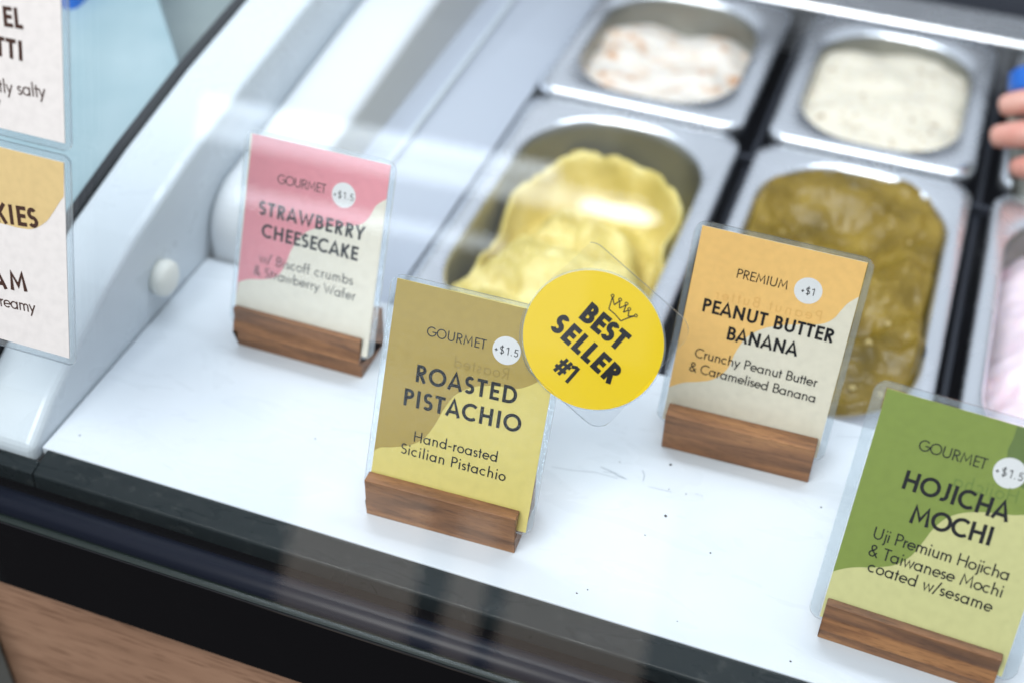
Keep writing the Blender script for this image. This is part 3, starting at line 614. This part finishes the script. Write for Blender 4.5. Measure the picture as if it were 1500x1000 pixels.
# ---- two cards taped to the outside of the front glass at left
GU = Vector((1, 0, 0)); 
def glass_card(name, label, tr, bl_y, Wd, hpx, items, paper_m, mgn=.3):
    n = Vector((0, math.sin(GL), math.cos(GL))); k = GU.cross(n); o = GO + k * .42
    def cc(x, y): q = on_plane(x, y, k, o) - o; return Vector((q.dot(GU), q.dot(n)))
    a = cc(*tr); b = cc(*bl_y); x1 = (a.x + b.x) / 2; y1 = a.y; y0 = b.y; org = o + GU * (x1 - Wd) + n * y0
    mt = Matrix((GU, n, k)).transposed().to_4x4(); mt.translation = org * S
    e = empty(name, mtx=mt); tag(e, label, 'menu card', 'cards taped to the glass at left')
    Hh = y1 - y0; dx = x1 - Wd
    f = lambda x, y: (cc(x, y).x - dx, cc(x, y).y - y0)
    slab('paper', [(0, 0), (Wd, 0), (Wd, Hh), (0, Hh)], -.02, .02, [paper_m, paper_m], e)
    slab('laminate', rrect(-mgn, -mgn, Wd + mgn, Hh + mgn, .35, 6), -.07, .07, [M['lam'], M['lamedge']], e)
    inn = rrect(-.03, -.03, Wd + .03, Hh + .03, .02, 6); o2 = rrect(-mgn + .02, -mgn + .02, Wd + mgn - .02, Hh + mgn - .02, .33, 6); N = len(inn)
    V = [(p[0], p[1], zz) for zz in (-.05, .05) for p in inn + o2]; F = []
    for i in range(N):
        j = (i + 1) % N; F += [(i, j, N + j, N + i), (2 * N + i, 2 * N + j, 3 * N + j, 3 * N + i)]
    mesh('laminate_border', V, F, M['lamrim'], e)
    for it in items:
        if it[0] == 'shape':
            pts = [f(*p) for p in it[1]]; sheet('print_shape', [(min(max(x, 0), Wd), min(max(y, 0), Hh)) for x, y in pts], .030, it[2], e)
        else:
            tx, a_, b_, cap, t_ = it; lettering(tx, f(*a_), f(*b_), cap, t_, .040, M['brownink'], e)
    return e
pc = paper('caramel_paper', (228, 224, 222))
glass_card('menu_card', 'cream caramel card taped highest on the glass at the left edge', (90, -60), (93.5, 210), 7.0, 0,
    [('EL', (5, 38.5), (35, 43), .78, .2), ('TTI', (-6, 81), (36, 90), .78, .2), ('tly salty', (0, 135), (68, 144), .55, .1), ('y', (-6, 157), (1, 158), .5, .1)], pc)
brown = paper('cookies_tan', (216, 190, 134))
wv = smooth([(94, 288), (88, 296), (78, 312), (68, 325), (50, 335), (30, 334), (10, 329), (-20, 322), (-60, 315)])
glass_card('menu_card', 'white and tan cookies and cream card taped below the caramel card', (92, 238), (104, 525), 7.0, 0,
    [('shape', wv + [(-60, 190), (100, 232)], brown), ('KIES', (-6, 325), (58, 335), .86, .2), ('AM', (-9, 421), (42.5, 427.5), .86, .2), ('creamy', (-9, 446), (53, 458.5), .55, .1)], pc)

# ---------------------------------------------------------------- the curved front glass
P = []; n = Vector((0, math.sin(GL), math.cos(GL)))
for s in (0, 8, 16, 24, 31): P.append((GO.y + n.y * s, GO.z + n.z * s))
y, z = P[-1]; R = 26
for k in range(1, 13):
    a_ = GL + (1.25 - GL) * k / 12; P.append((y + R * (math.cos(GL) - math.cos(a_)), z + R * (math.sin(a_) - math.sin(GL))))
th = .5; back = []
for i, (yy, zz) in enumerate(P):
    a_ = GL if i < 5 else GL + (1.25 - GL) * (i - 4) / 12; back.append((yy + th * math.cos(a_), zz - th * math.sin(a_)))
o = extrude_x('glass_panel', P + back[::-1], -24, 60, M['glass'], smooth=False)
for p_ in o.data.polygons: p_.use_smooth = True
o.data.set_sharp_from_angle(angle=math.radians(20))
tag(o, 'large curved clear glass front of the gelato case', 'glass')

# ---------------------------------------------------------------- hand reaching in at the right, holding a steel cup
base = ony(1486, 186, 45.0)
ru, uu, ff = rt, -dn, -fw
def hp(a, b, d=0): return base + ru * a + uu * b + ff * d          # right, up, towards the viewer, in cm
skin_m = mat('skin', srgb(216, 164, 150), .5, vary=(srgb(206, 138, 124), 60, .4, .7)); skin_m.node_tree.nodes['Principled BSDF'].inputs['Subsurface Weight'].default_value = .2
skin_m.node_tree.nodes['Principled BSDF'].inputs['Subsurface Radius'].default_value = (.004, .002, .001)
bm_pts = []; ed = []; rad_ = []
def chain(start, pts, rs):
    k = start
    for p_, r_ in zip(pts, rs):
        bm_pts.append(p_); rad_.append(r_); ed.append((k, len(bm_pts) - 1)); k = len(bm_pts) - 1
    return k
bm_pts.append(hp(13, -7, 1)); rad_.append(2.9)                        # wrist (root)
palm = chain(0, [hp(9.5, -4.2, 1.2)], [2.9])
chain(0, [hp(22, -16, 2)], [3.4])
kn = {}
for nm, (mx, my), rr_ in (('i', (5.6, .4), .95), ('m', (5.2, -1.6), .98), ('r', (5.4, -3.4), .92), ('l', (6.0, -5.0), .8)):
    kn[nm] = chain(palm, [hp(mx, my, 1.6)], [rr_ * 1.25])
chain(kn['i'], [hp(2.6, 1.4, 2.0), hp(.2, 1.35, 1.2), hp(-1.1, 1.2, .2)], [.92, .86, .72])
chain(kn['m'], [hp(2.0, -.7, 2.2), hp(-.4, -.7, 1.5), hp(-1.75, -.75, .5)], [.95, .88, .74])
chain(kn['r'], [hp(2.2, -2.6, 2.2), hp(.5, -2.7, 1.4), hp(-.6, -2.7, .4)], [.9, .82, .7])
chain(kn['l'], [hp(3.2, -4.5, 2.0), hp(1.7, -4.6, 1.3), hp(.7, -4.5, .6)], [.78, .7, .6])
chain(palm, [hp(7.4, -1.5, -.8), hp(5.0, .8, -1.8), hp(3.2, 1.6, -1.9)], [1.3, 1.0, .8])
me = bpy.data.meshes.new('hand'); me.from_pydata([p_ * S for p_ in bm_pts], ed, []); me.update()
ho = bpy.data.objects.new('hand', me); C.objects.link(ho); me.materials.append(skin_m)
sk = ho.modifiers.new('skin', 'SKIN'); sk.use_smooth_shade = True
for i, r_ in enumerate(rad_): me.skin_vertices[0].data[i].radius = (r_ * S, r_ * S); me.skin_vertices[0].data[i].use_root = (i == 0)
sb = ho.modifiers.new('sub', 'SUBSURF'); sb.levels = 2; sb.render_levels = 2
pe = empty('person', base); tag(pe, 'bare hand reaching in from the right to grip a steel cup', 'person')
ho.parent = pe; ho.matrix_parent_inverse = Matrix.Translation(-pe.location)
def tube(name, a, b, prof, mt, parent=None, N=32):
    d = (b - a).normalized(); s1 = d.orthogonal().normalized(); s2 = d.cross(s1); V = []; F = []
    for t_, r_ in prof:
        for k in range(N): an = 2 * math.pi * k / N; V.append(a + d * t_ + (s1 * math.cos(an) + s2 * math.sin(an)) * r_)
    for s_ in range(len(prof) - 1):
        for k in range(N): F.append((s_ * N + k, s_ * N + (k + 1) % N, (s_ + 1) * N + (k + 1) % N, (s_ + 1) * N + k))
    F.append(tuple(range(N))[::-1]); F.append(tuple(range((len(prof) - 1) * N, len(prof) * N)))
    return mesh(name, V, F, mt, parent, smooth=True)
ca_, cb_ = hp(1.6, -5.5, -.4), hp(1.6, 3.2, -.4)
cu = empty('canister', ca_); tag(cu, 'grey steel canister with a bright blue lid held in the hand', 'canister')
at_parent(cu, [tube('body', ca_, cb_, [(0, 1.6), (.2, 1.75), (7.6, 1.75), (7.7, 1.7)], M['steel_in']), tube('lid', ca_, cb_, [(7.72, 1.78), (8.0, 1.8), (9.0, 1.7), (9.3, 1.3)], M['blue']),
    tube('collar', ca_, cb_, [(7.2, 1.9), (7.3, 1.98), (7.6, 1.98), (7.65, 1.9)], M['black'])])

# ---------------------------------------------------------------- crumbs and flecks on the shelf
random.seed(4); V = []; F = []
def crumb(x, y, r):
    b_ = len(V); n_ = 6
    V.append((x, y, r * .9))
    for k in range(n_):
        a_ = 2 * math.pi * k / n_; q_ = r * random.uniform(.6, 1.2); V.append((x + q_ * math.cos(a_), y + q_ * math.sin(a_), .002))
    for k in range(n_): F.append((b_, b_ + 1 + k, b_ + 1 + (k + 1) % n_))
for (a_, b_, r_) in ((975, 755, .11), (982, 680, .08), (1041, 809, .05), (945, 783, .04), (845, 868, .05), (861, 863, .04), (1158, 968, .05), (980, 716, .04), (1005, 723, .04), (908, 676, .04), (117, 637, .05), (462, 642, .05), (1203, 742, .05), (992, 909, .03)):
    w_ = onz(a_, b_, 0); crumb(w_.x, w_.y, r_)
for k in range(30): crumb(random.uniform(1, 45), random.uniform(.3, 15), random.uniform(.006, .016))
o = mesh('crumbs', V, F, M['greyink']); tag(o, 'tiny dark crumbs scattered over the white shelf', 'crumbs', kind='stuff')

# faint scuffs and dried wipe marks on the shelf
V = []; F = []
def scuff(pts, t_):
    w_ = [onz(a_, b_, 0) for a_, b_ in pts]; k0 = len(V); stroke_faces([(q_.x, q_.y) for q_ in w_], t_, V, F, .0045)
scuff([(808, 683), (838, 688), (872, 691), (905, 700)], .035); scuff([(880, 683), (896, 690), (906, 697), (918, 701)], .06)
scuff([(884, 690), (902, 692), (914, 699)], .03); scuff([(942, 704), (944, 695), (941, 688)], .05); scuff([(950, 712), (975, 718), (984, 720)], .03); scuff([(1018, 722), (1030, 726)], .03)
for k in range(10):
    x_, y_ = random.uniform(2, 42), random.uniform(.6, 14.5); a_ = random.uniform(-.5, .5); l_ = random.uniform(.4, 2.2)
    stroke_faces([(x_, y_), (x_ + l_ * .5 * math.cos(a_), y_ + l_ * .5 * math.sin(a_) + .06), (x_ + l_ * math.cos(a_), y_ + l_ * math.sin(a_))], random.uniform(.008, .02), V, F, .005 + k * .0001)
o = mesh('scuffs', V, F, mat('scuff_grey', (.36, .40, .45), .6)); tag(o, 'faint grey scuff lines on the white shelf', 'scuffs', kind='stuff')
